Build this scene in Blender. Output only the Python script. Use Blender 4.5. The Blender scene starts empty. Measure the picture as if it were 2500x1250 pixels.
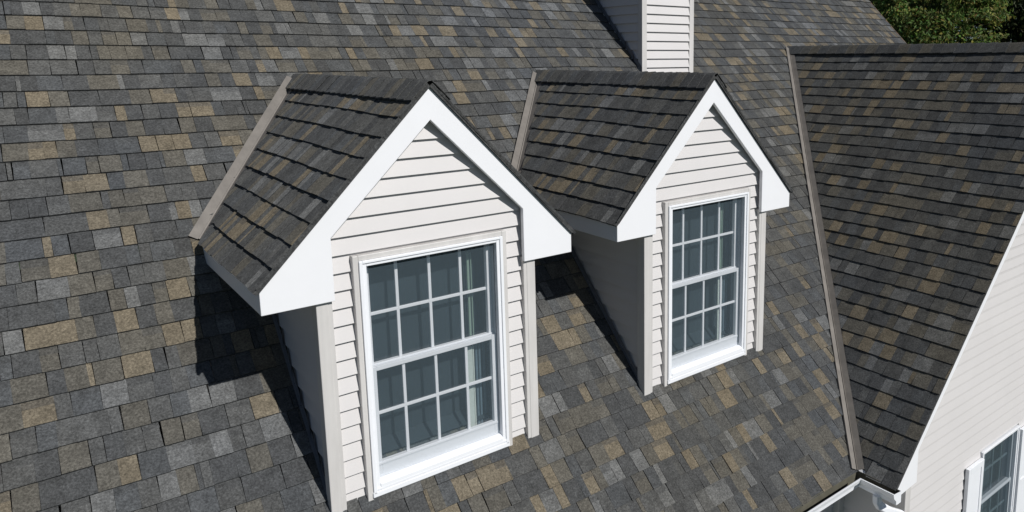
import bpy, math, random
from mathutils import Vector, Matrix

scn = bpy.context.scene
COL = scn.collection
R = math.radians

# ------------------------------------------------------------------ camera, sky, sun, exposure
cam_d = bpy.data.cameras.new('camera')
cam = bpy.data.objects.new('camera', cam_d)
COL.objects.link(cam)
scn.camera = cam
cam_d.sensor_width = 36.0
cam_d.lens = 26.1331
cam_d.shift_x = -0.115716
cam_d.shift_y = -0.072857
cam_d.clip_start = 0.05
cam_d.clip_end = 2000


def cam_matrix(loc, yaw, pitch, roll):
    a, b, c = R(yaw), R(pitch), R(roll)
    fw = Vector((-math.sin(a) * math.cos(b), math.cos(a) * math.cos(b), math.sin(b)))
    r = Vector((math.cos(a), math.sin(a), 0))
    u = r.cross(fw)
    r2 = r * math.cos(c) + u * math.sin(c)
    u2 = -r * math.sin(c) + u * math.cos(c)
    m = Matrix((r2, u2, -fw)).transposed().to_4x4()
    m.translation = loc
    return m


cam.matrix_world = cam_matrix(Vector((-1.14873, -3.91949, 2.48182)), -40.15542, -9.50776, -0.22075)

SUN_DIR = Vector((0.1635, -0.7610, 0.6280)).normalized()      # towards the sun
SUN_EL = math.asin(SUN_DIR.z)
SUN_ROT = math.atan2(SUN_DIR.x, SUN_DIR.y)
world = bpy.data.worlds.new('World')
scn.world = world
world.use_nodes = True
wn = world.node_tree
bg = wn.nodes['Background']
sky = wn.nodes.new('ShaderNodeTexSky')
sky.sky_type = 'NISHITA'
sky.sun_disc = False
sky.sun_elevation = SUN_EL
sky.sun_rotation = SUN_ROT
sky.air_density = 0.6
sky.dust_density = 0.25
sky.ozone_density = 2.0
wn.links.new(sky.outputs['Color'], bg.inputs['Color'])
bg.inputs['Strength'].default_value = 0.056

sl = bpy.data.lights.new('sun', 'SUN')
sl.energy = 4.9
sl.angle = R(0.5)
sl.color = (1.0, 0.975, 0.945)
so = bpy.data.objects.new('sun', sl)
COL.objects.link(so)
so.rotation_euler = (-SUN_DIR).to_track_quat('-Z', 'Y').to_euler()
so.location = (2, -20, 20)

scn.view_settings.view_transform = 'Standard'
scn.view_settings.look = 'None'
scn.view_settings.exposure = -0.22
scn.view_settings.gamma = 1.0
scn.view_settings.use_curve_mapping = False

# ------------------------------------------------------------------ materials
MATS = {}


def new_mat(name):
    m = bpy.data.materials.new(name)
    m.use_nodes = True
    nt = m.node_tree
    b = nt.nodes['Principled BSDF']
    MATS[name] = m
    return m, nt, b


def nd(nt, typ, **kw):
    n = nt.nodes.new(typ)
    for k, v in kw.items():
        setattr(n, k, v)
    return n


def noise(nt, scale, detail=2.0, rough=0.5, vec=None):
    n = nd(nt, 'ShaderNodeTexNoise')
    n.inputs['Scale'].default_value = scale
    n.inputs['Detail'].default_value = detail
    n.inputs['Roughness'].default_value = rough
    if vec is not None:
        nt.links.new(vec, n.inputs['Vector'])
    return n


def ramp(nt, fac, stops):
    r = nd(nt, 'ShaderNodeValToRGB')
    e = r.color_ramp.elements
    while len(e) < len(stops):
        e.new(0.5)
    for el, (p, c) in zip(e, stops):
        el.position = p
        el.color = (c, c, c, 1) if not isinstance(c, tuple) else (*c, 1)
    nt.links.new(fac, r.inputs['Fac'])
    return r


def mul(nt, a, b):
    m = nd(nt, 'ShaderNodeMix', data_type='RGBA', blend_type='MULTIPLY')
    m.inputs[0].default_value = 1.0
    nt.links.new(a, m.inputs[6])
    if isinstance(b, tuple):
        m.inputs[7].default_value = (*b, 1)
    else:
        nt.links.new(b, m.inputs[7])
    return m.outputs[2]


def objvec(nt):
    return nd(nt, 'ShaderNodeTexCoord').outputs['Object']


def bump(nt, b, h, strength, dist):
    bp = nd(nt, 'ShaderNodeBump')
    bp.inputs['Strength'].default_value = strength
    bp.inputs['Distance'].default_value = dist
    nt.links.new(h, bp.inputs['Height'])
    nt.links.new(bp.outputs[0], b.inputs['Normal'])


def shingle_material():
    m, nt, b = new_mat('asphalt_shingle')
    at = nd(nt, 'ShaderNodeAttribute', attribute_name='tone')
    v = objvec(nt)
    fine = noise(nt, 85, 4, 0.85, v)
    rf = ramp(nt, fine.outputs['Fac'], [(0.3, 0.40), (0.5, 0.96), (0.7, 1.75)])
    mid = noise(nt, 16, 3, 0.6, v)
    rm = ramp(nt, mid.outputs['Fac'], [(0.3, 0.82), (0.7, 1.18)])
    big = noise(nt, 0.55, 3, 0.5, v)
    rb = ramp(nt, big.outputs['Fac'], [(0.3, (0.94, 0.97, 1.03)), (0.7, (1.05, 1.02, 0.96))])
    c = mul(nt, at.outputs['Color'], rf.outputs['Color'])
    c = mul(nt, c, rm.outputs['Color'])
    c = mul(nt, c, rb.outputs['Color'])
    nt.links.new(c, b.inputs['Base Color'])
    b.inputs['Roughness'].default_value = 0.95
    b.inputs['Diffuse Roughness'].default_value = 0.45
    b.inputs['Specular IOR Level'].default_value = 0.15
    bump(nt, b, fine.outputs['Fac'], 0.35, 0.003)
    return m


def paint_material(name, col, rough=0.45, var=0.05, grime=None, scale=6.0, streak=None):
    m, nt, b = new_mat(name)
    v = objvec(nt)
    n1 = noise(nt, scale, 4, 0.6, v)
    r1 = ramp(nt, n1.outputs['Fac'], [(0.3, 1 - var), (0.7, 1.0)])
    rgb = nd(nt, 'ShaderNodeRGB')
    rgb.outputs[0].default_value = (*col, 1)
    c = mul(nt, rgb.outputs[0], r1.outputs['Color'])
    if streak:
        mp = nd(nt, 'ShaderNodeMapping')
        mp.inputs['Scale'].default_value = streak
        nt.links.new(v, mp.inputs['Vector'])
        n2 = noise(nt, 1.0, 4, 0.65, mp.outputs[0])
        r2 = ramp(nt, n2.outputs['Fac'], [(0.3, 0.86), (0.65, 1.05)])
        c = mul(nt, c, r2.outputs['Color'])
    nt.links.new(c, b.inputs['Base Color'])
    b.inputs['Roughness'].default_value = rough
    n3 = noise(nt, 60, 2, 0.5, v)
    bump(nt, b, n3.outputs['Fac'], 0.06, 0.003)
    return m


M_SHINGLE = shingle_material()
M_SIDING = paint_material('vinyl_siding', (0.628, 0.611, 0.602), 0.5, 0.04, scale=3.0)
M_POST = paint_material('vinyl_trim', (0.615, 0.60, 0.58), 0.5, 0.05, streak=(9, 9, 1.0))
M_TRIM = paint_material('white_trim', (0.83, 0.84, 0.86), 0.4, 0.03, scale=4)
M_WIN = paint_material('white_window_vinyl', (0.83, 0.85, 0.88), 0.35, 0.03)
M_METAL = paint_material('valley_metal', (0.205, 0.188, 0.168), 0.55, 0.25, scale=9, streak=(14, 3, 3))
M_FLASH = paint_material('step_flashing', (0.16, 0.17, 0.19), 0.5, 0.2, scale=8)
M_GUTIN = paint_material('gutter_inside', (0.13, 0.125, 0.095), 0.6, 0.4, scale=11)
M_BACKING = paint_material('dark_backing', (0.035, 0.045, 0.055), 0.9, 0.3, scale=2.2)  # dark sheet added to make the interior read evenly dark
M_CREAM = paint_material('interior_trim', (0.85, 0.81, 0.74), 0.6, 0.06)
M_CURT = paint_material('curtain_cloth', (0.20, 0.25, 0.30), 0.9, 0.3, scale=12)
M_GREEN = paint_material('interior_green_trim', (0.36, 0.42, 0.33), 0.7, 0.1)
M_JAMBSHADE = paint_material('jamb_shade_colour', (0.20, 0.22, 0.26), 0.5, 0.06)  # dark colour painting the shade on the white jambs
M_GRID = paint_material('grey_grid', (0.16, 0.19, 0.21), 0.6, 0.06)
M_SASHG = paint_material('grey_sash', (0.36, 0.40, 0.43), 0.5, 0.06)
M_BARK = paint_material('bark', (0.09, 0.07, 0.05), 0.9, 0.5, scale=7, streak=(9, 9, 1.2))


def glass_material():
    m = bpy.data.materials.new('window_glass')
    m.use_nodes = True
    nt = m.node_tree
    nt.nodes.clear()
    out = nd(nt, 'ShaderNodeOutputMaterial')
    tr = nd(nt, 'ShaderNodeBsdfTransparent')
    tr.inputs['Color'].default_value = (0.80, 0.88, 0.89, 1)
    gl = nd(nt, 'ShaderNodeBsdfGlossy')
    gl.inputs['Roughness'].default_value = 0.03
    v = objvec(nt)
    n = noise(nt, 2.2, 2, 0.5, v)
    bp = nd(nt, 'ShaderNodeBump')
    bp.inputs['Strength'].default_value = 0.08
    bp.inputs['Distance'].default_value = 0.02
    nt.links.new(n.outputs['Fac'], bp.inputs['Height'])
    nt.links.new(bp.outputs[0], gl.inputs['Normal'])
    lw = nd(nt, 'ShaderNodeLayerWeight')
    lw.inputs['Blend'].default_value = 0.5
    pw5 = nd(nt, 'ShaderNodeMath', operation='POWER')
    pw5.inputs[1].default_value = 4.0
    nt.links.new(lw.outputs['Facing'], pw5.inputs[0])
    fr = nd(nt, 'ShaderNodeMath', operation='MULTIPLY_ADD')
    fr.inputs[1].default_value = 0.9
    fr.inputs[2].default_value = 0.06
    nt.links.new(pw5.outputs[0], fr.inputs[0])
    mx = nd(nt, 'ShaderNodeMixShader')
    nt.links.new(fr.outputs[0], mx.inputs[0])
    nt.links.new(tr.outputs[0], mx.inputs[1])
    nt.links.new(gl.outputs[0], mx.inputs[2])
    nt.links.new(mx.outputs[0], out.inputs['Surface'])
    return m


def screen_material():
    m = bpy.data.materials.new('insect_screen_mesh')
    m.use_nodes = True
    nt = m.node_tree
    nt.nodes.clear()
    out = nd(nt, 'ShaderNodeOutputMaterial')
    tr = nd(nt, 'ShaderNodeBsdfTransparent')
    df = nd(nt, 'ShaderNodeBsdfDiffuse')
    df.inputs['Color'].default_value = (0.165, 0.225, 0.265, 1)
    n = noise(nt, 420, 2, 0.8, objvec(nt))
    r = ramp(nt, n.outputs['Fac'], [(0.3, 0.17), (0.7, 0.31)])
    mx = nd(nt, 'ShaderNodeMixShader')
    nt.links.new(r.outputs['Color'], mx.inputs[0])
    nt.links.new(tr.outputs[0], mx.inputs[1])
    nt.links.new(df.outputs[0], mx.inputs[2])
    nt.links.new(mx.outputs[0], out.inputs['Surface'])
    return m


M_GLASS = glass_material()
M_SCREEN = screen_material()


def leaf_material():
    m, nt, b = new_mat('leaf')
    at = nd(nt, 'ShaderNodeAttribute', attribute_name='tone')
    oi = nd(nt, 'ShaderNodeObjectInfo')
    c = mul(nt, at.outputs['Color'], oi.outputs['Color'])
    nt.links.new(c, b.inputs['Base Color'])
    b.inputs['Roughness'].default_value = 0.6
    b.inputs['Specular IOR Level'].default_value = 0.25
    tl = nd(nt, 'ShaderNodeBsdfTranslucent')
    nt.links.new(c, tl.inputs['Color'])
    mx = nd(nt, 'ShaderNodeMixShader')
    mx.inputs[0].default_value = 0.35
    nt.links.new(b.outputs[0], mx.inputs[1])
    nt.links.new(tl.outputs[0], mx.inputs[2])
    nt.links.new(mx.outputs[0], nt.nodes['Material Output'].inputs['Surface'])
    return m


M_LEAF = leaf_material()


def ground_material():
    m, nt, b = new_mat('lawn')
    v = objvec(nt)
    n = noise(nt, 0.6, 6, 0.7, v)
    r = ramp(nt, n.outputs['Fac'], [(0.3, (0.025, 0.042, 0.013)), (0.6, (0.04, 0.064, 0.02)), (0.8, (0.07, 0.08, 0.035))])
    n2 = noise(nt, 40, 4, 0.8, v)
    r2 = ramp(nt, n2.outputs['Fac'], [(0.3, 0.6), (0.7, 1.3)])
    nt.links.new(mul(nt, r.outputs['Color'], r2.outputs['Color']), b.inputs['Base Color'])
    b.inputs['Roughness'].default_value = 0.95
    bump(nt, b, n2.outputs['Fac'], 0.8, 0.05)
    return m


M_LAWN = ground_material()

# ------------------------------------------------------------------ mesh helpers


class MB:
    def __init__(self):
        self.v, self.f, self.t, self.m = [], [], [], []

    def face(self, pts, tone=None, mi=0):
        i = len(self.v)
        self.v.extend(tuple(p) for p in pts)
        self.f.append(tuple(range(i, i + len(pts))))
        self.t.append(tone)
        self.m.append(mi)

    def solid(self, bottom, top, tone=None, mi=0, caps=True):
        """prism between two rings of the same length; outward normals fixed afterwards"""
        n = len(bottom)
        i = len(self.v)
        self.v.extend(tuple(p) for p in bottom)
        self.v.extend(tuple(p) for p in top)
        for k in range(n):
            j = (k + 1) % n
            self.f.append((i + k, i + j, i + n + j, i + n + k))
        if caps:
            self.f.append(tuple(i + n - 1 - k for k in range(n)))
            self.f.append(tuple(i + n + k for k in range(n)))
        cnt = n + (2 if caps else 0)
        self.t.extend([tone] * cnt)
        self.m.extend([mi] * cnt)

    def box(self, x0, x1, y0, y1, z0, z1, mi=0):
        b = [(x0, y0, z0), (x1, y0, z0), (x1, y1, z0), (x0, y1, z0)]
        t = [(x0, y0, z1), (x1, y0, z1), (x1, y1, z1), (x0, y1, z1)]
        self.solid(b, t, mi=mi)

    def prism_y(self, poly, y0, y1, mi=0):
        """poly in (x, z), counter clockwise as seen from -y"""
        self.solid([(x, y1, z) for x, z in poly][::-1], [(x, y0, z) for x, z in poly][::-1], mi=mi)

    def build(self, name, mats, parent=None, loc=(0, 0, 0), smooth=False, bevel=0.0, fix=True):
        me = bpy.data.meshes.new(name)
        me.from_pydata(self.v, [], self.f)
        if not isinstance(mats, (list, tuple)):
            mats = [mats]
        for mt in mats:
            me.materials.append(mt)
        if len(mats) > 1:
            me.polygons.foreach_set('material_index', self.m)
        if any(t is not None for t in self.t):
            a = me.attributes.new('tone', 'FLOAT_COLOR', 'FACE')
            flat = []
            for t in self.t:
                t = t or (0.1, 0.1, 0.1)
                flat.extend((t[0], t[1], t[2], 1.0))
            a.data.foreach_set('color', flat)
        me.update()
        if fix:
            import bmesh
            bm = bmesh.new()
            bm.from_mesh(me)
            bmesh.ops.recalc_face_normals(bm, faces=bm.faces)
            bm.to_mesh(me)
            bm.free()
        if smooth:
            me.polygons.foreach_set('use_smooth', [True] * len(me.polygons))
        o = bpy.data.objects.new(name, me)
        COL.objects.link(o)
        o.location = loc
        if parent:
            o.parent = parent
        if bevel:
            b = o.modifiers.new('bevel', 'BEVEL')
            b.width = bevel
            b.segments = 2
            b.limit_method = 'ANGLE'
            b.angle_limit = R(40)
        return o


def tag(o, label, cat=None, group=None, kind=None):
    if label:
        o['label'] = label
    if cat:
        o['category'] = cat
    if group:
        o['group'] = group
    if kind:
        o['kind'] = kind
    return o


def clip_poly(poly, a, b, c):
    out = []
    n = len(poly)
    for i in range(n):
        p, q = poly[i], poly[(i + 1) % n]
        dp, dq = a * p[0] + b * p[1] + c, a * q[0] + b * q[1] + c
        if dp >= 0:
            out.append(p)
        if (dp >= 0) != (dq >= 0):
            s = dp / (dp - dq)
            out.append((p[0] + (q[0] - p[0]) * s, p[1] + (q[1] - p[1]) * s))
    return out


# tones of the shingle granules (what the granules are, before any light)
T_DARK = (0.071, 0.073, 0.073)
T_MID = (0.089, 0.090, 0.087)
T_BLUE = (0.079, 0.083, 0.085)
T_BROWN = (0.107, 0.101, 0.086)
T_LIGHT = (0.135, 0.137, 0.134)
T_TAN = (0.160, 0.137, 0.100)
PALETTE = [(T_DARK, 0.26), (T_MID, 0.21), (T_BLUE, 0.12), (T_BROWN, 0.20), (T_LIGHT, 0.10), (T_TAN, 0.11)]


def pick(rng):
    x = rng.random()
    for t, w in PALETTE:
        x -= w
        if x <= 0:
            break
    j = rng.uniform(0.9, 1.1)
    return tuple(c * j for c in t)


def shingles(mb, O, U, V, N, u0, u1, v0, v1, clips=(), seed=1, skip=None, e=0.143, thick=0.010, rag=0.003, wid=1.0):
    rng = random.Random(seed)
    O, U, V, N = Vector(O), Vector(U), Vector(V), Vector(N)
    n = int(math.ceil((v1 - v0) / e))
    ph = rng.uniform(0, 6)

    def P(u, v, h):
        w = 0.004 * math.sin(u * 1.7 + ph + v * 0.9) + 0.003 * math.sin(u * 4.1 - v * 2.3 + ph)
        s = 0.004 * math.sin(u * 1.1 + ph * 2) + 0.002 * math.sin(u * 5.3 + v * 3)
        return O + U * u + V * (v + s) + N * (h + w)

    for i in range(n):
        vb = v0 + i * e
        vt = min(v0 + (i + 1) * e, v1)
        u = u0 - rng.uniform(0, 0.3)
        tooth = rng.random() < 0.5
        lift = rng.uniform(-0.0012, 0.0018)
        while u < u1:
            w = wid * rng.choice((0.10, 0.12, 0.14, 0.15, 0.17, 0.19, 0.21)) * rng.uniform(0.85, 1.15)
            r = rng.random()
            if r < 0.07:
                w = rng.uniform(0.02, 0.05)
            elif r < 0.13:
                w *= 1.5
            ua, ub = max(u, u0), min(u + w, u1)
            u += w
            tooth = (not tooth) if rng.random() < 0.8 else tooth
            if ub - ua < 0.004:
                continue
            if skip and skip((ua + ub) / 2, (vb + vt) / 2):
                continue
            tone = pick(rng)
            hb = thick + lift + (0.0038 if tooth else 0.0) + rng.uniform(-0.0008, 0.0012)
            lo = vb - rng.uniform(0, rag) + (0.0 if tooth else rng.uniform(0, 0.003))
            hi = vt + 0.004
            lean = rng.uniform(-0.004, 0.004)
            g = rng.choice((0.0012, 0.002, 0.0028)) if rng.random() < 0.4 else 0.0        # an open butt joint here and there
            bands = [(lo, hi, tone)]
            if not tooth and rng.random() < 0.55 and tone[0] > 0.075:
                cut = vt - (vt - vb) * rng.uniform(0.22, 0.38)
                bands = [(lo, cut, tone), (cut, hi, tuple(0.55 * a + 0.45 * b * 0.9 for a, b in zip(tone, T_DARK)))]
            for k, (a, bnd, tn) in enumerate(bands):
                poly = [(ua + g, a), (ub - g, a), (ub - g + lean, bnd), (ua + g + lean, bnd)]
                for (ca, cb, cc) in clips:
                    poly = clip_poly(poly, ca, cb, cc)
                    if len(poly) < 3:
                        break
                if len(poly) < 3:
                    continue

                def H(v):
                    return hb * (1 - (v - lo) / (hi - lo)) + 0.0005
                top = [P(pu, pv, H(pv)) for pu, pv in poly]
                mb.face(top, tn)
                m = len(poly)
                for q in range(m):
                    p0, p1 = poly[q], poly[(q + 1) % m]
                    if abs(p0[1] - p1[1]) < 1e-6 and p0[1] > (a + bnd) / 2:
                        continue
                    if k == 1 and abs(p0[1] - p1[1]) < 1e-6:
                        continue
                    mb.face([P(p0[0], p0[1], -0.006), P(p1[0], p1[1], -0.006), P(p1[0], p1[1], H(p1[1])), P(p0[0], p0[1], H(p0[1]))],
                            tuple(c * 0.8 for c in T_DARK))


def ridge_cap(mb, x, z, y0, y1, sl_, half=0.15, e=0.14, seed=3):
    """cap shingles folded over a ridge that runs along y"""
    rng = random.Random(seed)
    c, s = math.cos(sl_), math.sin(sl_)
    prof = []
    for d in (-half, -half * 0.55, -half * 0.22, -0.012, 0.012, half * 0.22, half * 0.55, half):
        ad = abs(d)
        zz = -ad * s
        if ad < 0.02:
            zz = -0.012
        prof.append((d * c, zz))
    y = y0
    while y < y1:
        ee = e * rng.uniform(0.93, 1.07)
        ye = min(y + ee, y1)
        t = pick(rng)
        while t[0] > 0.135:
            t = pick(rng)
        h0, h1 = 0.024 + rng.uniform(0, 0.003), 0.017
        sx = rng.uniform(-0.004, 0.004)
        a = [(x + px * 1.01 + sx, y, z + pz + h0) for px, pz in prof]
        b = [(x + px + sx, ye + 0.02, z + pz + h1) for px, pz in prof]
        for k in range(len(prof) - 1):
            mb.face([a[k], a[k + 1], b[k + 1], b[k]], t)
            lo0 = (a[k][0], a[k][1], a[k][2] - 0.007)
            lo1 = (a[k + 1][0], a[k + 1][1], a[k + 1][2] - 0.007)
            mb.face([lo0, lo1, a[k + 1], a[k]], T_DARK)
        for k, sg in ((0, -1), (len(prof) - 1, 1)):
            mb.face([a[k], b[k], (b[k][0], b[k][1], b[k][2] - 0.009), (a[k][0], a[k][1], a[k][2] - 0.009)], T_DARK)
        y = ye


def lap_siding(mb, T, zlo, zhi, left, right, breaks=(), holes=(), zref=0.0, e=0.0975, proud=0.022, cove=0.0):
    """clapboard courses on a wall; T(a, d, z) gives the point, d outwards; left/right are functions of z"""
    k0 = math.floor((zlo - zref) / e)
    k1 = math.ceil((zhi - zref) / e)
    for k in range(k0, k1):
        zb, zt = zref + k * e, zref + (k + 1) * e
        cuts = sorted({max(zb, zlo), min(zt, zhi)} | {z for z in list(breaks) + ([zt - 0.027] if cove else []) + [h for q in holes for h in q[2:4]] if max(zb, zlo) < z < min(zt, zhi)})
        for c0, c1 in zip(cuts, cuts[1:]):
            if c1 - c0 < 1e-5:
                continue

            def D(z):
                f = (z - zb) / (zt - zb)
                return 0.003 + proud * (1 - f) + cove * max(0.0, (z - (zt - 0.027)) / 0.027)
            mid = (c0 + c1) / 2
            spans = [(None, None)]
            for h in holes:
                if h[2] < mid < h[3]:
                    spans = [(None, h[0]), (h[1], None)]
            for sa, sb in spans:
                def A(z):
                    return left(z) if sa is None else sa

                def B(z):
                    return right(z) if sb is None else sb
                if B(mid) - A(mid) < 0.004:
                    continue
                if B(c1) < A(c1):
                    c1b = c1
                    pts = [T(A(c0), D(c0), c0), T(B(c0), D(c0), c0), T((A(c1) + B(c1)) / 2, D(c1), c1b)]
                else:
                    pts = [T(A(c0), D(c0), c0), T(B(c0), D(c0), c0), T(B(c1), D(c1), c1), T(A(c1), D(c1), c1)]
                mb.face(pts)
                if abs(c0 - zb) < 1e-6:
                    # rolled butt edge: little drop, then back under the lap
                    mb.face([T(A(c0), 0.0, c0 + 0.001), T(B(c0), 0.0, c0 + 0.001), T(B(c0), D(c0), c0), T(A(c0), D(c0), c0)])
                for aa, s in ((A, -1), (B, 1)):
                    mb.face([T(aa(c0), -0.004, c0), T(aa(c0), D(c0), c0), T(aa(c1), D(c1), c1), T(aa(c1), -0.004, c1)])


# ------------------------------------------------------------------ dimensions, metres
PM = R(44.79774)                 # pitch of the main roof
TM = math.tan(PM)
DW = 1.35                        # dormer width
D_GAP = 2.28744
H, HW, HT, HB, IW, HF, HI = 2.329, 0.9483, 1.346, 1.2141, 0.5853, 1.5535, 2.1394
PD = math.atan2(H - HT, HW)      # pitch of the dormer roof
PW = R(45.41927)
TW = math.tan(PW)
XW, HWG, ZE, YW, XM = 7.2383, 2.6113, -0.8309, -1.1567, 10.4406
XE = XW - (HWG - ZE) / TW        # left eave of the wing
YE = ZE / TM                     # main eave
RIDGE_Z = 5.4
GROUND = -6.2
HOUSE_LOC = Vector((3.0, 2.0, GROUND))

# ------------------------------------------------------------------ ground
mb = MB()
mb.face([(-600, -600, GROUND), (600, -600, GROUND), (600, 600, GROUND), (-600, 600, GROUND)])
tag(mb.build('ground', M_LAWN), None, kind='structure')

# ------------------------------------------------------------------ house
house = bpy.data.objects.new('house', None)
COL.objects.link(house)
house.location = HOUSE_LOC
house.empty_display_size = 0.5
tag(house, 'large house with mottled grey shingle roof, two white gabled dormers and pale vinyl siding', 'house')
OFF = -HOUSE_LOC                 # parts are modelled in world metres

# main roof
mb = MB()
N_M = Vector((0, -math.sin(PM), math.cos(PM)))
V_M = Vector((0, math.cos(PM), math.sin(PM)))
LEN = (RIDGE_Z - ZE) / math.sin(PM)


def under_dormer(u, v):
    x = u - 5.0
    y = YE + v * math.cos(PM)
    for ox in (0, D_GAP):
        if 0.25 < x - ox < DW - 0.25 and 0.35 < y < 1.3:
            return True
    # under the wing roof
    xv = XE + (y * TM - ZE) / TW
    if x > xv + 0.5 and y * TM < HWG - 0.5 and x < 2 * XW - XE - 1.0:
        return True
    return False


mb_o = Vector((-5.0, YE, ZE)) - N_M * 0.011
shingles(mb, mb_o, (1, 0, 0), V_M, N_M, 0, XM + 5.0, -0.02, LEN, seed=11, skip=under_dormer, thick=0.0105, wid=0.62)
# back slope and deck edge
yr = RIDGE_Z / TM
mb.face([(-5, yr, RIDGE_Z - 0.004), (XM, yr, RIDGE_Z - 0.004), (XM, yr * 2 - YE, ZE), (-5, yr * 2 - YE, ZE)], T_MID)
main_roof = mb.build('main_roof', M_SHINGLE, house, OFF, fix=False)
mb = MB()
rng = random.Random(5)
x = -5.0
while x < XM:
    t = pick(rng)
    for sgn in (-1, 1):
        mb.face([(x, yr, RIDGE_Z + 0.03), (x + 0.155, yr, RIDGE_Z + 0.022), (x + 0.155, yr + sgn * 0.11, RIDGE_Z - 0.11 + 0.022), (x, yr + sgn * 0.11, RIDGE_Z - 0.11 + 0.03)], t)
    x += 0.14
mb.build('ridge_cap', M_SHINGLE, main_roof, fix=False)
# rake edge at the far right end of the main roof
mb = MB()
for s in (0, 1):
    y0, y1 = (YE, yr) if s == 0 else (yr, 2 * yr - YE)
    z0, z1 = (ZE, RIDGE_Z) if s == 0 else (RIDGE_Z, ZE)
    b = [(XM - 0.02, y0, z0 - 0.19), (XM + 0.004, y0, z0 - 0.19), (XM + 0.004, y0, z0 - 0.02), (XM - 0.02, y0, z0 - 0.02)]
    t = [(XM - 0.02, y1, z1 - 0.19), (XM + 0.004, y1, z1 - 0.19), (XM + 0.004, y1, z1 - 0.02), (XM - 0.02, y1, z1 - 0.02)]
    mb.solid(b, t)
mb.build('rake_board', M_TRIM, main_roof)
mb = MB()
mb.solid([(XM - 0.012, YE, ZE - 0.026), (XM + 0.013, YE, ZE - 0.026), (XM + 0.013, YE, ZE - 0.004), (XM - 0.012, YE, ZE - 0.004)],
         [(XM - 0.012, yr, RIDGE_Z - 0.026), (XM + 0.013, yr, RIDGE_Z - 0.026), (XM + 0.013, yr, RIDGE_Z - 0.004), (XM - 0.012, yr, RIDGE_Z - 0.004)])
M_DRIP = paint_material('rusty_drip_edge', (0.16, 0.10, 0.065), 0.7, 0.4, scale=14)
mb.build('drip_edge', M_DRIP, main_roof)


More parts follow.
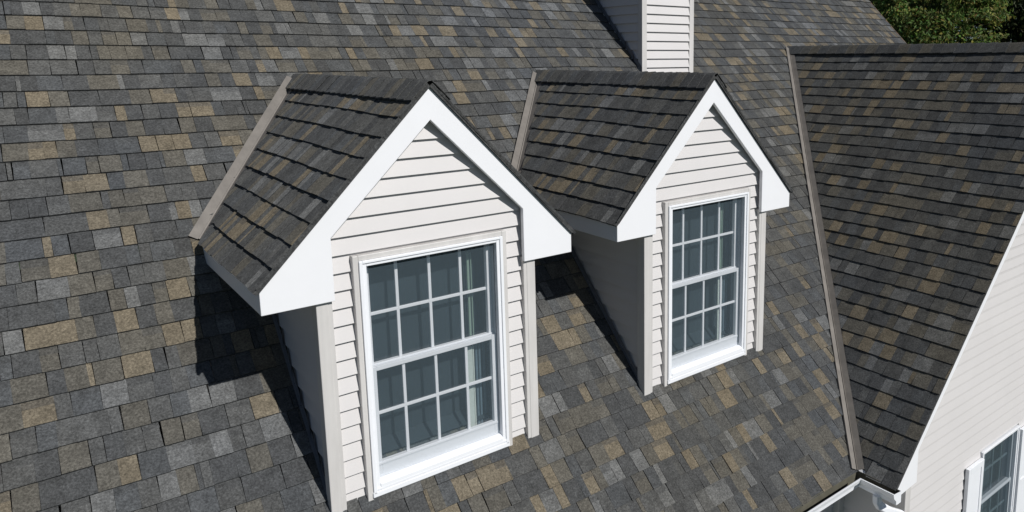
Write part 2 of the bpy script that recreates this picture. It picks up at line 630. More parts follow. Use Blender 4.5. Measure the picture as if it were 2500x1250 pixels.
# ------------------------------------------------------------------ windows
def window_parts(parent, x0, x1, z0, z1, oy, cols=4, casing=True, lit_bits=True, loc=(0, 0, 0), deep=0.0, grid=None, sashm=None):
    """double hung window; outer frame x0..x1, z0..z1, face at y = oy, depth towards +y"""
    def Y(d):
        return oy + d
    fw = 0.042
    ix0, ix1, iz0, iz1 = x0 + fw, x1 - fw, z0 + 0.076, z1 - 0.034
    if casing:
        m = MB()
        c = 0.031
        m.box(x0 - c, x0, Y(-0.003), Y(0.05), z0 - 0.03, z1 + c)
        m.box(x1, x1 + c, Y(-0.003), Y(0.05), z0 - 0.03, z1 + c)
        m.box(x0, x1, Y(-0.003), Y(0.05), z1, z1 + c)
        m.build('window_casing', M_POST, parent, loc, bevel=0.004)
    m = MB()
    # outer step
    a = 0.02
    m.box(x0, x0 + a, Y(-0.014), Y(0.13), z0 + 0.008, z1)
    m.box(x1 - a, x1, Y(-0.014), Y(0.13), z0 + 0.008, z1)
    m.box(x0 + a, x1 - a, Y(-0.014), Y(0.13), z1 - 0.016, z1)
    # inner step
    m.box(x0 + a, ix0, Y(-0.006), Y(0.13), z0 + 0.008, z1 - 0.016)
    m.box(ix1, x1 - a, Y(-0.006), Y(0.13), z0 + 0.008, z1 - 0.016)
    m.box(ix0, ix1, Y(-0.006), Y(0.13), iz1, z1 - 0.016)
    m.build('window_frame', M_WIN, parent, loc, bevel=0.003)
    m = MB()
    # sill: sloping tread, nosing with a drip groove
    m.solid([(ix0, Y(0.13), z0 + 0.004), (ix0, Y(0.13), iz0 + 0.012), (ix0, Y(0.014), iz0 - 0.004), (ix0, Y(-0.012), iz0 - 0.018), (ix0, Y(-0.012), z0 + 0.004)],
            [(ix1, Y(0.13), z0 + 0.004), (ix1, Y(0.13), iz0 + 0.012), (ix1, Y(0.014), iz0 - 0.004), (ix1, Y(-0.012), iz0 - 0.018), (ix1, Y(-0.012), z0 + 0.004)])
    m.box(x0 - 0.004, x1 + 0.004, Y(-0.014), Y(0.03), z0 - 0.014, z0 + 0.018)
    m.box(x0 + 0.004, x1 - 0.004, Y(-0.0125), Y(0.02), z0 + 0.021, z0 + 0.038)
    m.build('window_sill', M_WIN, parent, loc, bevel=0.004)
    zm = z0 + 0.7285 * (z1 - z0) / 1.3753
    for which in ('upper', 'lower'):
        if which == 'upper':
            d0, d1, sz0, sz1, top, bot = 0.072 - deep, 0.102 - deep, zm - 0.014, iz1, 0.022, 0.030
        else:
            d0, d1, sz0, sz1, top, bot = 0.040 - deep * 0.5, 0.070 - deep * 0.5, iz0 - 0.002, zm + 0.010, 0.026, 0.088
        m = MB()
        st = 0.036
        m.box(ix0, ix0 + st, Y(d0), Y(d1), sz0, sz1)
        m.box(ix1 - st + 0.006, ix1, Y(d0), Y(d1), sz0, sz1)
        m.box(ix0 + st, ix1 - st + 0.006, Y(d0), Y(d1), sz1 - top, sz1)
        m.box(ix0 + st, ix1 - st + 0.006, Y(d0), Y(d1), sz0, sz0 + bot)
        if which == 'lower':
            m.box(ix0 + 0.01, ix1 - 0.01, Y(d0 - 0.008), Y(d0), sz0 + bot - 0.016, sz0 + bot - 0.003)
        else:
            m.box(ix0 + 0.002, ix1 - 0.002, Y(d0 - 0.012), Y(d0), sz0 + 0.006, sz0 + 0.018)
            m.box(ix0 + 0.002, ix1 - 0.002, Y(d0 - 0.007), Y(d0), sz0 + 0.024, sz0 + 0.034)
        sash = m.build('window_sash', sashm or M_WIN, parent, loc, bevel=0.002)
        gx0, gx1, gz0, gz1 = ix0 + st, ix1 - st + 0.006, sz0 + bot, sz1 - top
        m = MB()
        zc = z0 + (1.035 if which == 'upper' else 0.452) * (z1 - z0) / 1.3753
        bw = 0.009
        mo = 0.02 if grid else 0.0
        for k in range(1, cols):
            xc = ix0 + (ix1 - ix0) * k / cols + 0.0
            for a0, a1 in ((gz0, zc - bw), (zc + bw, gz1)):
                m.box(xc - bw, xc + bw, Y(d1 + mo - 0.016), Y(d1 + mo - 0.004), a0, a1)
        m.box(gx0, gx1, Y(d1 + mo - 0.016), Y(d1 + mo - 0.004), zc - bw, zc + bw)
        m.build('muntin_grid', grid or M_WIN, parent, loc, bevel=0.002)
        m = MB()
        m.face([(gx0 - 0.004, Y(d1 - 0.002), gz0 - 0.004), (gx1 + 0.004, Y(d1 - 0.002), gz0 - 0.004), (gx1 + 0.004, Y(d1 - 0.002), gz1 + 0.004), (gx0 - 0.004, Y(d1 - 0.002), gz1 + 0.004)])
        m.build('window_pane', M_GLASS, parent, loc, fix=False)
    m = MB()  # thin strips that put the jamb shade into colour
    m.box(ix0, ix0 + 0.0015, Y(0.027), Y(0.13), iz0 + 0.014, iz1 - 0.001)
    m.build('jamb_shade_strip', M_JAMBSHADE, parent, loc)
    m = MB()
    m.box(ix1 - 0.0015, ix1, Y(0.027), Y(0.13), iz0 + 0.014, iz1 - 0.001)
    m.build('jamb_shade_strip', M_JAMBSHADE, parent, loc)
    m = MB()
    m.face([(ix0 + 0.002, Y(0.024), iz0 + 0.002), (ix1 - 0.002, Y(0.024), iz0 + 0.002), (ix1 - 0.002, Y(0.024), iz1 - 0.002), (ix0 + 0.002, Y(0.024), iz1 - 0.002)])
    m.build('insect_screen', M_SCREEN, parent, loc, fix=False)
    m = MB()
    yb = 0.20
    # dark sheet added behind the glass so no sun patches show, gentle folds
    nn = 24
    for k in range(nn):
        xa = ix0 - 0.04 + (ix1 - ix0 + 0.08) * k / nn
        xb = ix0 - 0.04 + (ix1 - ix0 + 0.08) * (k + 1) / nn
        ya = yb + 0.003 * math.sin(k * 1.9)
        yc = yb + 0.003 * math.sin((k + 1) * 1.9)
        m.face([(xa, Y(ya), z0), (xb, Y(yc), z0), (xb, Y(yc), z1 + 0.02), (xa, Y(ya), z1 + 0.02)])
    m.face([(ix0 - 0.04, Y(0.131), z1 + 0.02), (ix1 + 0.04, Y(0.131), z1 + 0.02), (ix1 + 0.04, Y(yb + 0.01), z1 + 0.02), (ix0 - 0.04, Y(yb + 0.01), z1 + 0.02)])
    m.face([(ix0 - 0.04, Y(0.131), z0 + 0.155), (ix1 + 0.04, Y(0.131), z0 + 0.155), (ix1 + 0.04, Y(yb), z0 + 0.225), (ix0 - 0.04, Y(yb), z0 + 0.225)])
    for xx in (ix0 - 0.04, ix1 + 0.04):
        m.face([(xx, Y(0.131), z0), (xx, Y(yb + 0.01), z0), (xx, Y(yb + 0.01), z1 + 0.02), (xx, Y(0.131), z1 + 0.02)])
    m.build('dark_backing', M_BACKING, parent, loc, smooth=True)
    if lit_bits:
        m = MB()
        xa = ix0 + (ix1 - ix0) * 0.825
        m.box(xa - 0.032, xa + 0.014, Y(0.115), Y(0.135), z0 + 0.10, zm - 0.06)
        m.box(xa + 0.020, xa + 0.030, Y(0.125), Y(0.135), z0 + 0.10, zm - 0.06)
        m.build('interior_trim', M_CREAM, parent, loc, bevel=0.003)
        m = MB()
        xa = ix0 + (ix1 - ix0) * 0.865
        m.box(xa - 0.02, xa - 0.004, Y(0.14), Y(0.15), zm, z1 - 0.10)
        m.box(xa + 0.004, xa + 0.012, Y(0.14), Y(0.15), zm, z1 - 0.10)
        m.build('interior_trim', M_GREEN, parent, loc, bevel=0.003)
        m = MB()
        for q, xx in enumerate((0.90, 0.93, 0.965)):
            xa = ix0 + (ix1 - ix0) * xx
            m.box(xa - 0.01, xa + 0.008, Y(0.15), Y(0.165), z0 + 0.1, zm - 0.02)
        m.build('curtain', M_CURT, parent, loc, bevel=0.006)


# ------------------------------------------------------------------ dormer (modelled at its own front left base)
def make_dormer():
    cx = DW / 2
    wx0, wx1, wz0, wz1 = cx - 0.4431, cx + 0.4431, 0.0232, 1.3985
    # walls
    m = MB()
    slope = (H - HT) / HW

    def lf(z):
        return 0.03 if z < 1.30 else max(0.03, cx - (H - 0.06 - z) / slope)

    def rf(z):
        return DW - lf(z)
    lap_siding(m, lambda a, d, z: (a, 0.046 - d, z), -0.08, 2.2, lf, rf, breaks=(1.30,), holes=[(wx0 - 0.012, wx1 + 0.012, -0.3, wz1 + 0.012)], zref=1.346)
    # cheeks
    for s in (0, 1):
        if s == 0:
            T = lambda a, d, z: (0.04 - d, a, z)
        else:
            T = lambda a, d, z: (DW - 0.04 + d, a, z)
        lap_siding(m, T, -0.05, 1.30, lambda z: 0.02, lambda z: 1.5, zref=1.346)
    # sheathing behind
    m.prism_y([(0.033, -0.1), (wx0 - 0.01, -0.1), (wx0 - 0.01, 1.3), (0.033, 1.3)], 0.047, 0.064)
    m.prism_y([(wx1 + 0.01, -0.1), (DW - 0.033, -0.1), (DW - 0.033, 1.3), (wx1 + 0.01, 1.3)], 0.047, 0.064)
    m.prism_y([(0.033, 1.41), (DW - 0.033, 1.41), (DW - 0.033, 1.5), (cx, H - 0.12), (0.033, 1.5)], 0.047, 0.064)
    d = m.build('dormer', M_SIDING, house, OFF)
    # corner posts
    for s in (0, 1):
        m = MB()
        a0, a1 = (0.0, 0.082) if s == 0 else (DW - 0.082, DW)
        m.box(a0, a1, 0.0, 0.082, -0.12, HB + 0.02)
        b0, b1 = (a0 - 0.003, a1 - 0.022) if s == 0 else (a0 + 0.022, a1 + 0.003)
        m.box(b0, b1, -0.003, 0.06, -0.12, HB + 0.02)
        m.build('corner_post', M_POST, d, bevel=0.004)
    # eave boxes with soffit and fascia
    for s in (0, 1):
        m = MB()
        q = [(cx - HW, HB), (0.02, HB), (0.02, HT + (HW - cx + 0.02) * slope - 0.03), (cx - HW, HT - 0.004)]
        if s == 1:
            q = [(DW - a, b) for a, b in q][::-1]
        m.prism_y(q, 0.006, 1.75)
        m.build('fascia', M_TRIM, d, bevel=0.004)
    # rake board with boxed returns: two halves of one white board
    m = MB()
    left = [(cx - HW, HT), (cx - HW, HB), (cx - IW, HB), (cx - IW, HF)]
    right = [(DW - a, b) for a, b in left][::-1]
    m.prism_y([(cx, H)] + left + [(cx, HI)] + right, -0.027, 0.004)
    m.build('rake_board', M_TRIM, d, bevel=0.003)
    # shadow gap: frieze backing behind the board
    # roof slopes
    m = MB()
    ls = math.hypot(HW, H - HT)
    for s in (-1, 1):
        U = Vector((0, 1, 0))
        V = Vector((-s * math.cos(PD), 0, math.sin(PD)))
        N = Vector((s * math.sin(PD), 0, math.cos(PD)))
        O = Vector((cx + s * HW, -0.045, HT)) + N * 0.012
        # valley: at height z the main roof is at y = z / TM ; u = y + 0.045
        off = 0.070

        # keep u <= (HT + v sin)/TM + 0.045 - off'
        k = math.sin(PD) / TM
        nrm = math.hypot(1, k)
        clips = [(-1.0, k, HT / TM + 0.045 - off * nrm)]
        shingles(m, O, U, V, N, 0.0, H / TM + 0.1, -0.018, ls, clips=clips, seed=21 + s, thick=0.0075, rag=0.004, wid=0.6)
        # roof deck below the shingles
        p0 = Vector((cx + s * HW, -0.03, HT)) - N * 0.004
        p1 = Vector((cx, -0.03, H)) - N * 0.004
        p2 = Vector((cx, H / TM, H)) - N * 0.004
        p3 = Vector((cx + s * HW, HT / TM, HT)) - N * 0.004
        m.face([p0, p1, p2, p3], T_DARK)
        # dark drip edge along the rake
        w = 0.028
        m.face([p0 + Vector((0, -0.012, 0)), p1 + Vector((0, -0.012, 0)), p1 + N * w + Vector((0, -0.012, 0)), p0 + N * w + Vector((0, -0.012, 0))], T_DARK)
    m.build('dormer_roof', M_SHINGLE, d, fix=False)
    m = MB()
    ridge_cap(m, cx, H + 0.022, -0.05, H / TM + 0.06, PD, half=0.165, e=0.10, seed=7)
    m.build('ridge_cap', M_SHINGLE, d, fix=False)
    # valley flashing: W shaped metal, one down each side
    for s in (-1, 1):
        m = MB()
        lo = Vector((cx + s * (HW + 0.004), (HT - 0.004 * slope) / TM, HT - 0.004 * slope))
        hi = Vector((cx + s * 0.02, (H - 0.02 * slope) / TM, H - 0.02 * slope))
        ax = (hi - lo).normalized()
        nm = N_M
        nd_ = Vector((s * math.sin(PD), 0, math.cos(PD)))
        on_m = ax.cross(nm)
        if on_m.x * s < 0:
            on_m = -on_m
        on_d = ax.cross(nd_)
        if on_d.y > 0:
            on_d = -on_d
        on_m.normalize()
        on_d.normalize()
        up = (nm + nd_).normalized()
        prof = [on_m * 0.072 + nm * 0.004, on_m * 0.070 + nm * 0.016, on_m * 0.014 + nm * 0.010, up * 0.022, on_d * 0.014 + nd_ * 0.010, on_d * 0.076 + nd_ * 0.012]
        for a, b in zip(prof, prof[1:]):
            m.face([lo + a, lo + b, hi + b, hi + a])
        m.build('valley_flashing', M_METAL, d, fix=False)
    # step flashing at the foot of each cheek
    for s in (0, 1):
        m = MB()
        for k in range(9):
            y0 = 0.04 + k * 0.14
            y1 = y0 + 0.155
            xw, xo = (0.010, -0.055) if s == 0 else (DW - 0.010, DW + 0.055)
            h = 0.055
            m.face([(xw, y0, y0 * TM + 0.012), (xw, y1, y1 * TM + 0.012), (xw, y1, y1 * TM + h), (xw, y0, y0 * TM + h + 0.004)])
            m.face([(xw, y0, y0 * TM + 0.013), (xw, y1, y1 * TM + 0.008), (xw + (xo - xw) * 0.22, y1, y1 * TM + 0.008), (xw + (xo - xw) * 0.22, y0, y0 * TM + 0.013)])
        m.build('step_flashing', M_FLASH, d, fix=False)
    window_parts(d, wx0, wx1, wz0, wz1, 0.0)
    return d


def copy_part(o, parent):
    c = o.copy()
    COL.objects.link(c)
    c.parent = parent
    for ch in list(o.children):
        copy_part(ch, c)
    return c


dormer = make_dormer()
dormer2 = copy_part(dormer, house)
dormer2.location = OFF + Vector((D_GAP, 0, 0))
tag(dormer, 'nearer dormer, left of the two and larger in view', None, 'gabled dormers with white rake boards')
tag(dormer2, 'farther dormer, in front of the chimney', None, 'gabled dormers with white rake boards')

# ------------------------------------------------------------------ chimney clad in siding
XC0, XC1, YC0, YC1 = 4.2913, 5.0864, 2.3203, 3.75
ZC = 5.3
m = MB()
pw = 0.07
lap_siding(m, lambda a, d, z: (a, YC0 + 0.025 - d, z), 2.2, ZC, lambda z: XC0 + 0.02, lambda z: XC1 - 0.02, zref=2.3646)
lap_siding(m, lambda a, d, z: (XC0 + 0.025 - d, a, z), 2.2, ZC, lambda z: YC0 + 0.02, lambda z: YC1 - 0.02, zref=2.3646)
lap_siding(m, lambda a, d, z: (XC1 - 0.025 + d, a, z), 2.2, ZC, lambda z: YC0 + 0.02, lambda z: YC1 - 0.02, zref=2.3646)
lap_siding(m, lambda a, d, z: (a, YC1 - 0.025 + d, z), 3.2, ZC, lambda z: XC0 + 0.02, lambda z: XC1 - 0.02, zref=2.3646)
chim = m.build('chimney', M_SIDING, house, OFF)
tag(chim, 'siding-clad chimney rising behind the farther dormer')
for cxp, cyp in ((XC0, YC0), (XC1 - pw, YC0), (XC0, YC1 - pw), (XC1 - pw, YC1 - pw)):
    m = MB()
    m.box(cxp, cxp + pw, cyp, cyp + pw, cyp * TM - 0.1, ZC)
    m.build('corner_post', M_POST, chim, bevel=0.004)
m = MB()
m.box(XC0 - 0.06, XC1 + 0.06, YC0 - 0.06, YC1 + 0.06, ZC, ZC + 0.06)
m.box(XC0 + 0.2, XC1 - 0.2, YC0 + 0.3, YC1 - 0.3, ZC + 0.06, ZC + 0.25)
m.build('chimney_cap', M_FLASH, chim, bevel=0.006)
m = MB()
for k in range(10):
    y0 = YC0 + k * 0.14
    y1 = y0 + 0.15
    m.face([(XC0 - 0.004, y0, y0 * TM), (XC0 - 0.004, y1, y1 * TM), (XC0 - 0.004, y1, y1 * TM + 0.06), (XC0 - 0.004, y0, y0 * TM + 0.065)])
m.build('step_flashing', M_FLASH, chim, fix=False)

# ------------------------------------------------------------------ wing roof
m = MB()
ls = (HWG - ZE) / math.sin(PW)
for s in (-1, 1):
    U = Vector((0, 1, 0))
    V = Vector((-s * math.cos(PW), 0, math.sin(PW)))
    N = Vector((s * math.sin(PW), 0, math.cos(PW)))
    O = Vector((XW + s * (XW - XE), YW - 0.037, ZE)) - N * 0.012
    k = math.sin(PW) / TM
    clips = [(-1.0, k, ZE / TM - (YW - 0.037) - 0.062 * math.hypot(1, k))]
    shingles(m, O, U, V, N, 0.0, HWG / TM - YW + 0.2, -0.02, ls, clips=clips, seed=41 + s, thick=0.008, rag=0.004, wid=0.72)
    p0 = Vector((XW + s * (XW - XE), YW - 0.015, ZE)) - N * 0.016
    p1 = Vector((XW, YW - 0.015, HWG)) - N * 0.016
    p2 = Vector((XW, HWG / TM, HWG)) - N * 0.016
    p3 = Vector((XW + s * (XW - XE), ZE / TM, ZE)) - N * 0.016
    m.face([p0, p1, p2, p3], T_DARK)
    for yy in (YW - 0.0335,):
        q0, q1 = Vector((p0.x, yy, p0.z)), Vector((p1.x, yy, p1.z))
        m.face([q0 - N * 0.019, q1 - N * 0.019, q1 - N * 0.004, q0 - N * 0.004], T_DARK)
wing_roof = m.build('wing_roof', M_SHINGLE, house, OFF, fix=False)
m = MB()
ridge_cap(m, XW, HWG + 0.0, YW - 0.04, HWG / TM + 0.06, PW, half=0.165, e=0.14, seed=17)
m.build('ridge_cap', M_SHINGLE, wing_roof, fix=False)
for s in (-1, 1):
    m = MB()
    lo = Vector((XW + s * (XW - XE), YE, ZE)) + Vector((0, 0, -0.006))
    hi = Vector((XW + s * 0.03, (HWG - 0.03) / TM, HWG - 0.03)) + Vector((0, 0, -0.006))
    ax = (hi - lo).normalized()
    lo = lo - ax * 0.012
    nd_ = Vector((s * math.sin(PW), 0, math.cos(PW)))
    on_m = ax.cross(N_M)
    if on_m.x * s < 0:
        on_m = -on_m
    on_d = ax.cross(nd_)
    if on_d.y > 0:
        on_d = -on_d
    on_m.normalize()
    on_d.normalize()
    up = (N_M + nd_).normalized()
    prof = [on_m * 0.064 + N_M * 0.004, on_m * 0.062 + N_M * 0.020, on_m * 0.014 + N_M * 0.018, up * 0.030, on_d * 0.014 + nd_ * 0.011, on_d * 0.068 + nd_ * 0.008]
    for a, b in zip(prof, prof[1:]):
        m.face([lo + a, lo + b, hi + b, hi + a])
    m.build('valley_flashing', M_METAL, wing_roof, fix=False)

# ------------------------------------------------------------------ wing gable wall
XL, XR = 4.085, 2 * XW - 4.085
m = MB()
GX0, GX1, GZ0, GZ1 = 5.452, 6.252, -2.36, -1.150


def gl(z):
    return XL if z < -0.72 else max(XL, XW - (HWG - 0.07 - z) / TW)


def gr(z):
    return 2 * XW - gl(z)


YG = YW + 0.03
lap_siding(m, lambda a, d, z: (a, YG + 0.008 - d, z), GROUND + 0.3, HWG - 0.1, gl, gr, breaks=(-0.72,), holes=[(GX0 - 0.012, GX1 + 0.012, GZ0 - 0.01, GZ1 + 0.012)], zref=-1.1, proud=0.012, cove=0.0035)
lap_siding(m, lambda a, d, z: (XL + 0.02 - d, a, z), GROUND + 0.3, -0.9, lambda z: YG, lambda z: -0.5, zref=-1.1)
lap_siding(m, lambda a, d, z: (XR - 0.02 + d, a, z), GROUND + 0.3, -0.9, lambda z: YG, lambda z: 2 * yr - YE - 0.3, zref=-1.1)
gable = m.build('gable_wall', M_SIDING, house, OFF)
for s in (0, 1):
    m = MB()
    a0, a1 = (XL - 0.012, XL + 0.07) if s == 0 else (XR - 0.07, XR + 0.012)
    m.box(a0, a1, YG - 0.024, YG + 0.07, GROUND + 0.3, -0.90)
    m.build('corner_post', M_POST, gable, bevel=0.004)
m = MB()
m.box(XL - 0.07, XL + 0.03, -0.58, -0.50, GROUND + 0.3, -0.92)
m.build('inside_corner_post', M_POST, gable, bevel=0.004)
# rake boards with returns
m = MB()
vt = 0.132


def ztop(x):
    return ZE + (x - XE) * TW


fx = 4.168
left = [(XE, ZE - 0.028), (XE, -0.936), (fx, -0.914), (fx, ztop(fx) - vt), (XW, HWG - vt - 0.02), (XW, HWG - 0.030)]
right = [(2 * XW - a, b) for a, b in left][::-1]
m.prism_y(left, YW - 0.030, YW + 0.012)
m.prism_y(right, YW - 0.030, YW + 0.012)
m.build('rake_board', M_TRIM, gable, bevel=0.003)
for s in (0, 1):
    m = MB()
    q = [(XE, -0.936), (XL + 0.02, -0.936), (XL + 0.02, ztop(XL + 0.02) - 0.05), (XE, ZE - 0.02)]
    if s:
        q = [(2 * XW - a, b) for a, b in q][::-1]
    m.prism_y(q, YW + 0.016, -0.5)
    m.build('eave_fascia', M_TRIM, gable, bevel=0.003)
# its window with shutters
gw = bpy.data.objects
window_parts(gable, GX0, GX1, GZ0, GZ1, YG - 0.012, cols=4, casing=False, lit_bits=False, deep=0.045, grid=M_GRID, sashm=M_SASHG)
for s in (0, 1):
    m = MB()
    a0, a1 = (5.142, 5.440) if s == 0 else (6.268, 6.566)
    zt, zb = -1.195, -2.37
    y0, y1 = YG - 0.045, YG - 0.010
    st = 0.045
    m.box(a0, a0 + st, y0, y1, zb, zt)
    m.box(a1 - st, a1, y0, y1, zb, zt)
    for za, zc in ((zb, zb + 0.07), (-1.81, -1.75), (zt - 0.06, zt)):
        m.box(a0 + st, a1 - st, y0, y1, za, zc)
    for za, zc in ((zb + 0.07, -1.81), (-1.75, zt - 0.06)):
        m.box(a0 + st, a1 - st, y0 + 0.007, y1, za, zc)
    m.build('shutter', M_WIN, gable, bevel=0.003)

# ------------------------------------------------------------------ main walls, eave, gutter, downspout
m = MB()
lap_siding(m, lambda a, d, z: (a, -0.5 - d, z), GROUND + 0.3, -0.94, lambda z: -4.75, lambda z: XL + 0.02, zref=-1.1)
lap_siding(m, lambda a, d, z: (-4.75 - d, a, z), GROUND + 0.3, RIDGE_Z - 0.3, lambda z: max(-0.5, (z + 0.25) / TM), lambda z: min(2 * yr - YE - 0.3, 2 * yr - (z + 0.25) / TM), breaks=(-0.75,), zref=-1.1)
lap_siding(m, lambda a, d, z: (XR - 0.02 + d, a, z), -0.9, RIDGE_Z - 0.3, lambda z: max(-0.5, (z + 0.25) / TM), lambda z: min(2 * yr - YE - 0.3, 2 * yr - (z + 0.25) / TM), breaks=(-0.75,), zref=-1.1)
lap_siding(m, lambda a, d, z: (a, 2 * yr - YE - 0.3 + d, z), GROUND + 0.3, -0.9, lambda z: -4.75, lambda z: XR, zref=-1.1)
m.box(-4.7, XR - 0.05, -0.45, 2 * yr - YE - 0.35, GROUND, GROUND + 0.3)
main_wall = m.build('main_wall', M_SIDING, house, OFF)
m = MB()
m.box(-5.0, XE, YE + 0.012, -0.50, -0.965, -0.945)
m.build('soffit', M_TRIM, main_wall)
m = MB()
m.solid([(-5.0, YE + 0.002, -0.965), (-5.0, YE + 0.012, -0.965), (-5.0, YE + 0.012, -0.86), (-5.0, YE + 0.002, -0.86)],
        [(XE, YE + 0.002, -0.965), (XE, YE + 0.012, -0.965), (XE, YE + 0.012, -0.86), (XE, YE + 0.002, -0.86)])
m.build('eave_fascia', M_TRIM, main_wall)

# gutter: K profile swept round the inside corner
GZ = -0.826
prof_out = [(0.0, -0.012), (0.0, -0.105), (0.066, -0.105), (0.070, -0.072), (0.100, -0.040), (0.112, -0.004), (0.112, 0.0)]
prof_lip = [(0.112, 0.0), (0.100, 0.0), (0.100, -0.006), (0.108, -0.008)]
prof_in = [(0.108, -0.008), (0.096, -0.042), (0.066, -0.074), (0.062, -0.101), (0.004, -0.101), (0.004, -0.012), (0.0, -0.012)]
m = MB()
yend = -1.232


def path(o, z):
    return [(-5.0, YE - o, GZ + z), (XE - o, YE - o, GZ + z), (XE - o, yend, GZ + z)]


for pr_, mi in ((prof_out, 0), (prof_lip, 0), (prof_in, 1)):
    for (o0, z0), (o1, z1) in zip(pr_, pr_[1:]):
        a, b = path(o0, z0), path(o1, z1)
        for k in range(2):
            m.face([a[k], a[k + 1], b[k + 1], b[k]], None, mi)
# end cap and hangers
cap = [(XE - o, yend, GZ + z) for o, z in prof_out]
cap2 = [(XE - o, yend - 0.003, GZ + z) for o, z in prof_out]
m.solid(cap, cap2)
gut = m.build('gutter', [M_WIN, M_GUTIN], house, OFF, fix=False)


def tube(m, pts, w, dpt):
    rings = []
    for i, p in enumerate(pts):
        p = Vector(p)
        t = Vector(pts[min(i + 1, len(pts) - 1)]) - Vector(pts[max(i - 1, 0)])
        t.normalize()
        ref = Vector((0, 1, 0))
        a = t.cross(ref)
        if a.length < 0.1:
            a = Vector((1, 0, 0))
        a.normalize()
        b = a.cross(t).normalized()
        ring = []
        for (sa, sb) in ((-1, -.7), (-.7, -1), (.7, -1), (1, -.7), (1, .7), (.7, 1), (-.7, 1), (-1, .7)):
            ring.append(p + a * sa * w / 2 + b * sb * dpt / 2)
        rings.append(ring)
    for r0, r1 in zip(rings, rings[1:]):
        m.solid(r0, r1, caps=False)
    m.face(rings[0][::-1])
    m.face(rings[-1])


m = MB()
tube(m, [(3.785, -1.07, GZ - 0.10), (3.785, -1.072, GZ - 0.155), (3.80, -1.085, GZ - 0.19), (3.86, -1.135, GZ - 0.235), (3.93, -1.19, GZ - 0.265), (3.975, -1.215, GZ - 0.31), (3.985, -1.22, GZ - 0.37), (3.985, -1.22, -2.0), (3.985, -1.22, GROUND + 0.2)], 0.066, 0.055)
m.build('downspout', M_WIN, gut, bevel=0.002)

# ------------------------------------------------------------------ trees behind the house


def tree_meshes(seed, height, crown_r, crown_z0, n_clump, per, leaf, tones, clump_r):
    rng = random.Random(seed)
    t = MB()
    segs, ring = 8, 10
    prev = None
    path_ = []
    for i in range(segs + 1):
        f = i / segs
        path_.append((Vector((0.25 * math.sin(f * 3 + seed), 0.2 * math.sin(f * 4 + seed * 2), f * height * 0.9)), 0.17 * (1 - f) ** 0.8 * height / 12 + 0.02))
    limbs = [path_]
    for k in range(14):
        f = rng.uniform(0.25, 0.85)
        base = path_[int(f * segs)]
        a = rng.uniform(0, 6.28)
        L = crown_r * rng.uniform(0.6, 0.95) * (1.1 - 0.5 * f)
        dirv = Vector((math.cos(a), math.sin(a), rng.uniform(0.3, 0.8)))
        pts = []
        for i in range(5):
            g = i / 4
            pts.append((base[0] + dirv * L * g + Vector((0, 0, -0.15 * g * g * L)), base[1] * 0.5 * (1 - g) + 0.012))
        limbs.append(pts)
    for pts in limbs:
        rings = []
        for p, r in pts:
            rings.append([p + Vector((math.cos(q * 6.2832 / ring) * r * (1 + 0.12 * math.sin(3 * q)), math.sin(q * 6.2832 / ring) * r, 0)) for q in range(ring)])
        for r0, r1 in zip(rings, rings[1:]):
            t.solid(r0, r1, caps=False)
    c = MB()
    zc = (crown_z0 + height) / 2
    hz = (height - crown_z0) / 2
    lobes = []
    for k in range(24):
        a = k * 2.4 + rng.uniform(-0.4, 0.4)
        zz = rng.uniform(-0.8, 0.75)
        rr = math.sqrt(max(0.05, 1 - zz * zz)) * 0.62
        lobes.append((Vector((math.cos(a) * rr * crown_r, math.sin(a) * rr * crown_r, zc + zz * hz)), crown_r * rng.uniform(0.34, 0.52)))
    for k in range(n_clump):
        lc, lr = rng.choice(lobes)
        dv = Vector((rng.gauss(0, 1), rng.gauss(0, 1), rng.gauss(0, 1))).normalized()
        cp = lc + dv * lr * (rng.random() ** 0.33)
        ct = rng.uniform(0.65, 1.3)
        warm = rng.random()
        for j in range(per):
            p = cp + Vector((rng.gauss(0, clump_r), rng.gauss(0, clump_r), rng.gauss(0, clump_r * 0.6)))
            nrm = (Vector((rng.gauss(0, 0.7), rng.gauss(0, 0.7), rng.uniform(0.0, 0.9))) + dv * 1.3).normalized()
            a1 = nrm.orthogonal().normalized()
            a1 = Matrix.Rotation(rng.uniform(0, 6.28), 3, nrm) @ a1
            b1 = nrm.cross(a1)
            s = leaf * rng.uniform(0.6, 1.3)
            w = s * 0.42
            base = tones[0] if rng.random() > warm * 0.7 else tones[1]
            tt = tuple(x * ct * rng.uniform(0.75, 1.25) for x in base)
            c.face([p - a1 * s * 0.5, p - b1 * w * 0.5 + nrm * 0.1 * s, p + a1 * s * 0.5, p + b1 * w * 0.5 + nrm * 0.1 * s], tt)
    return t, c


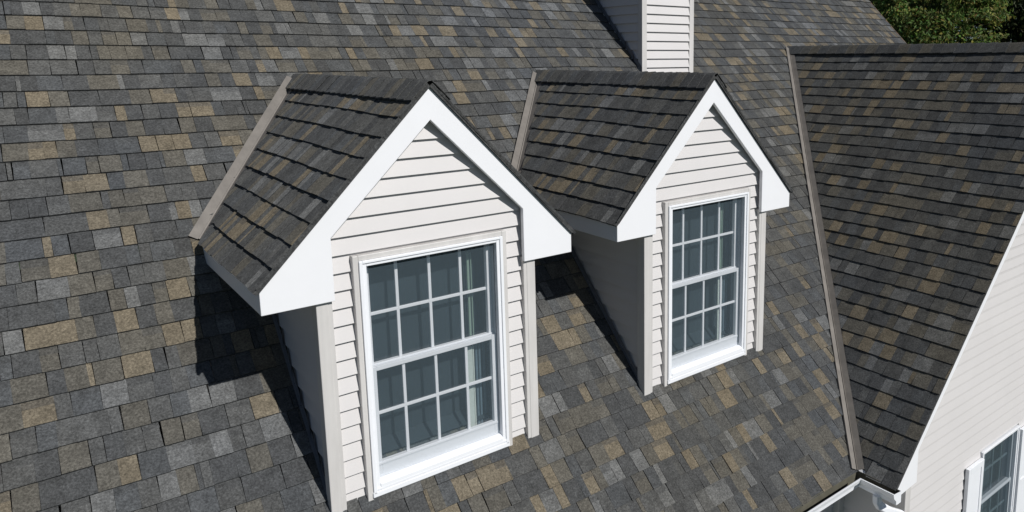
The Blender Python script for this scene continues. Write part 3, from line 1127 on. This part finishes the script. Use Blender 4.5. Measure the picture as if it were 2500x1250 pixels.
def make_tree(name, seed, loc, col, label, group=None, **kw):
    t, c = tree_meshes(seed, **kw)
    e = bpy.data.objects.new(name, None)
    COL.objects.link(e)
    e.location = loc
    tag(e, label, 'tree', group)
    t.build('trunk', M_BARK, e, smooth=True)
    o = c.build('crown', M_LEAF, e, fix=False)
    o.color = (*col, 1)
    return e


def copy_tree(src, loc, rz, sc, col, label, group=None):
    e = src.copy()
    COL.objects.link(e)
    e.location = loc
    e.rotation_euler = (0, 0, rz)
    e.scale = sc
    e['label'] = label
    if group:
        e['group'] = group
    for ch in src.children:
        c = ch.copy()
        COL.objects.link(c)
        c.parent = e
        if c.name.startswith('crown'):
            c.color = (*col, 1)
    return e


OLIVE = ((0.105, 0.165, 0.040), (0.21, 0.21, 0.055))
SHADED_LEAF = ((0.030, 0.045, 0.018), (0.050, 0.060, 0.020))  # leaf colours darkened to stand in for shade on these trees
lit = make_tree('broadleaf_tree', 4, (18.75, 6.75, GROUND), (1, 1, 1), 'olive green leafy tree in the sun beyond the wing ridge', height=13.0, crown_r=1.95, crown_z0=4.0, n_clump=2400, per=34, leaf=0.125, tones=OLIVE, clump_r=0.13)
dark = make_tree('dark_tree', 9, (25.5, 5.2, GROUND), (1, 1, 1), 'dark shaded tree at the top right corner, right of the sunny one', height=16.0, crown_r=3.6, crown_z0=2.5, n_clump=1700, per=26, leaf=0.22, tones=SHADED_LEAF, clump_r=0.26)
copy_tree(dark, (24.0, 12.6, GROUND), 1.3, (1, 1, 1), (1.25, 1.25, 1.1), 'dark shaded tree between the main roof edge and the sunny tree')
copy_tree(dark, (29.5, 10.0, GROUND), 2.5, (1.15, 1.15, 1.1), (0.8, 0.8, 0.8), 'dark shaded tree standing directly behind the sunny tree')
copy_tree(dark, (31.5, 1.0, GROUND), 3.9, (1.2, 1.2, 1.1), (0.8, 0.8, 0.8), 'dark shaded tree at the right edge, farthest right of the trees')
copy_tree(dark, (33.0, 18.0, GROUND), 4.7, (1.3, 1.3, 1.15), (0.8, 0.8, 0.8), 'dark shaded tree far behind the main roof edge, farthest left of the trees')
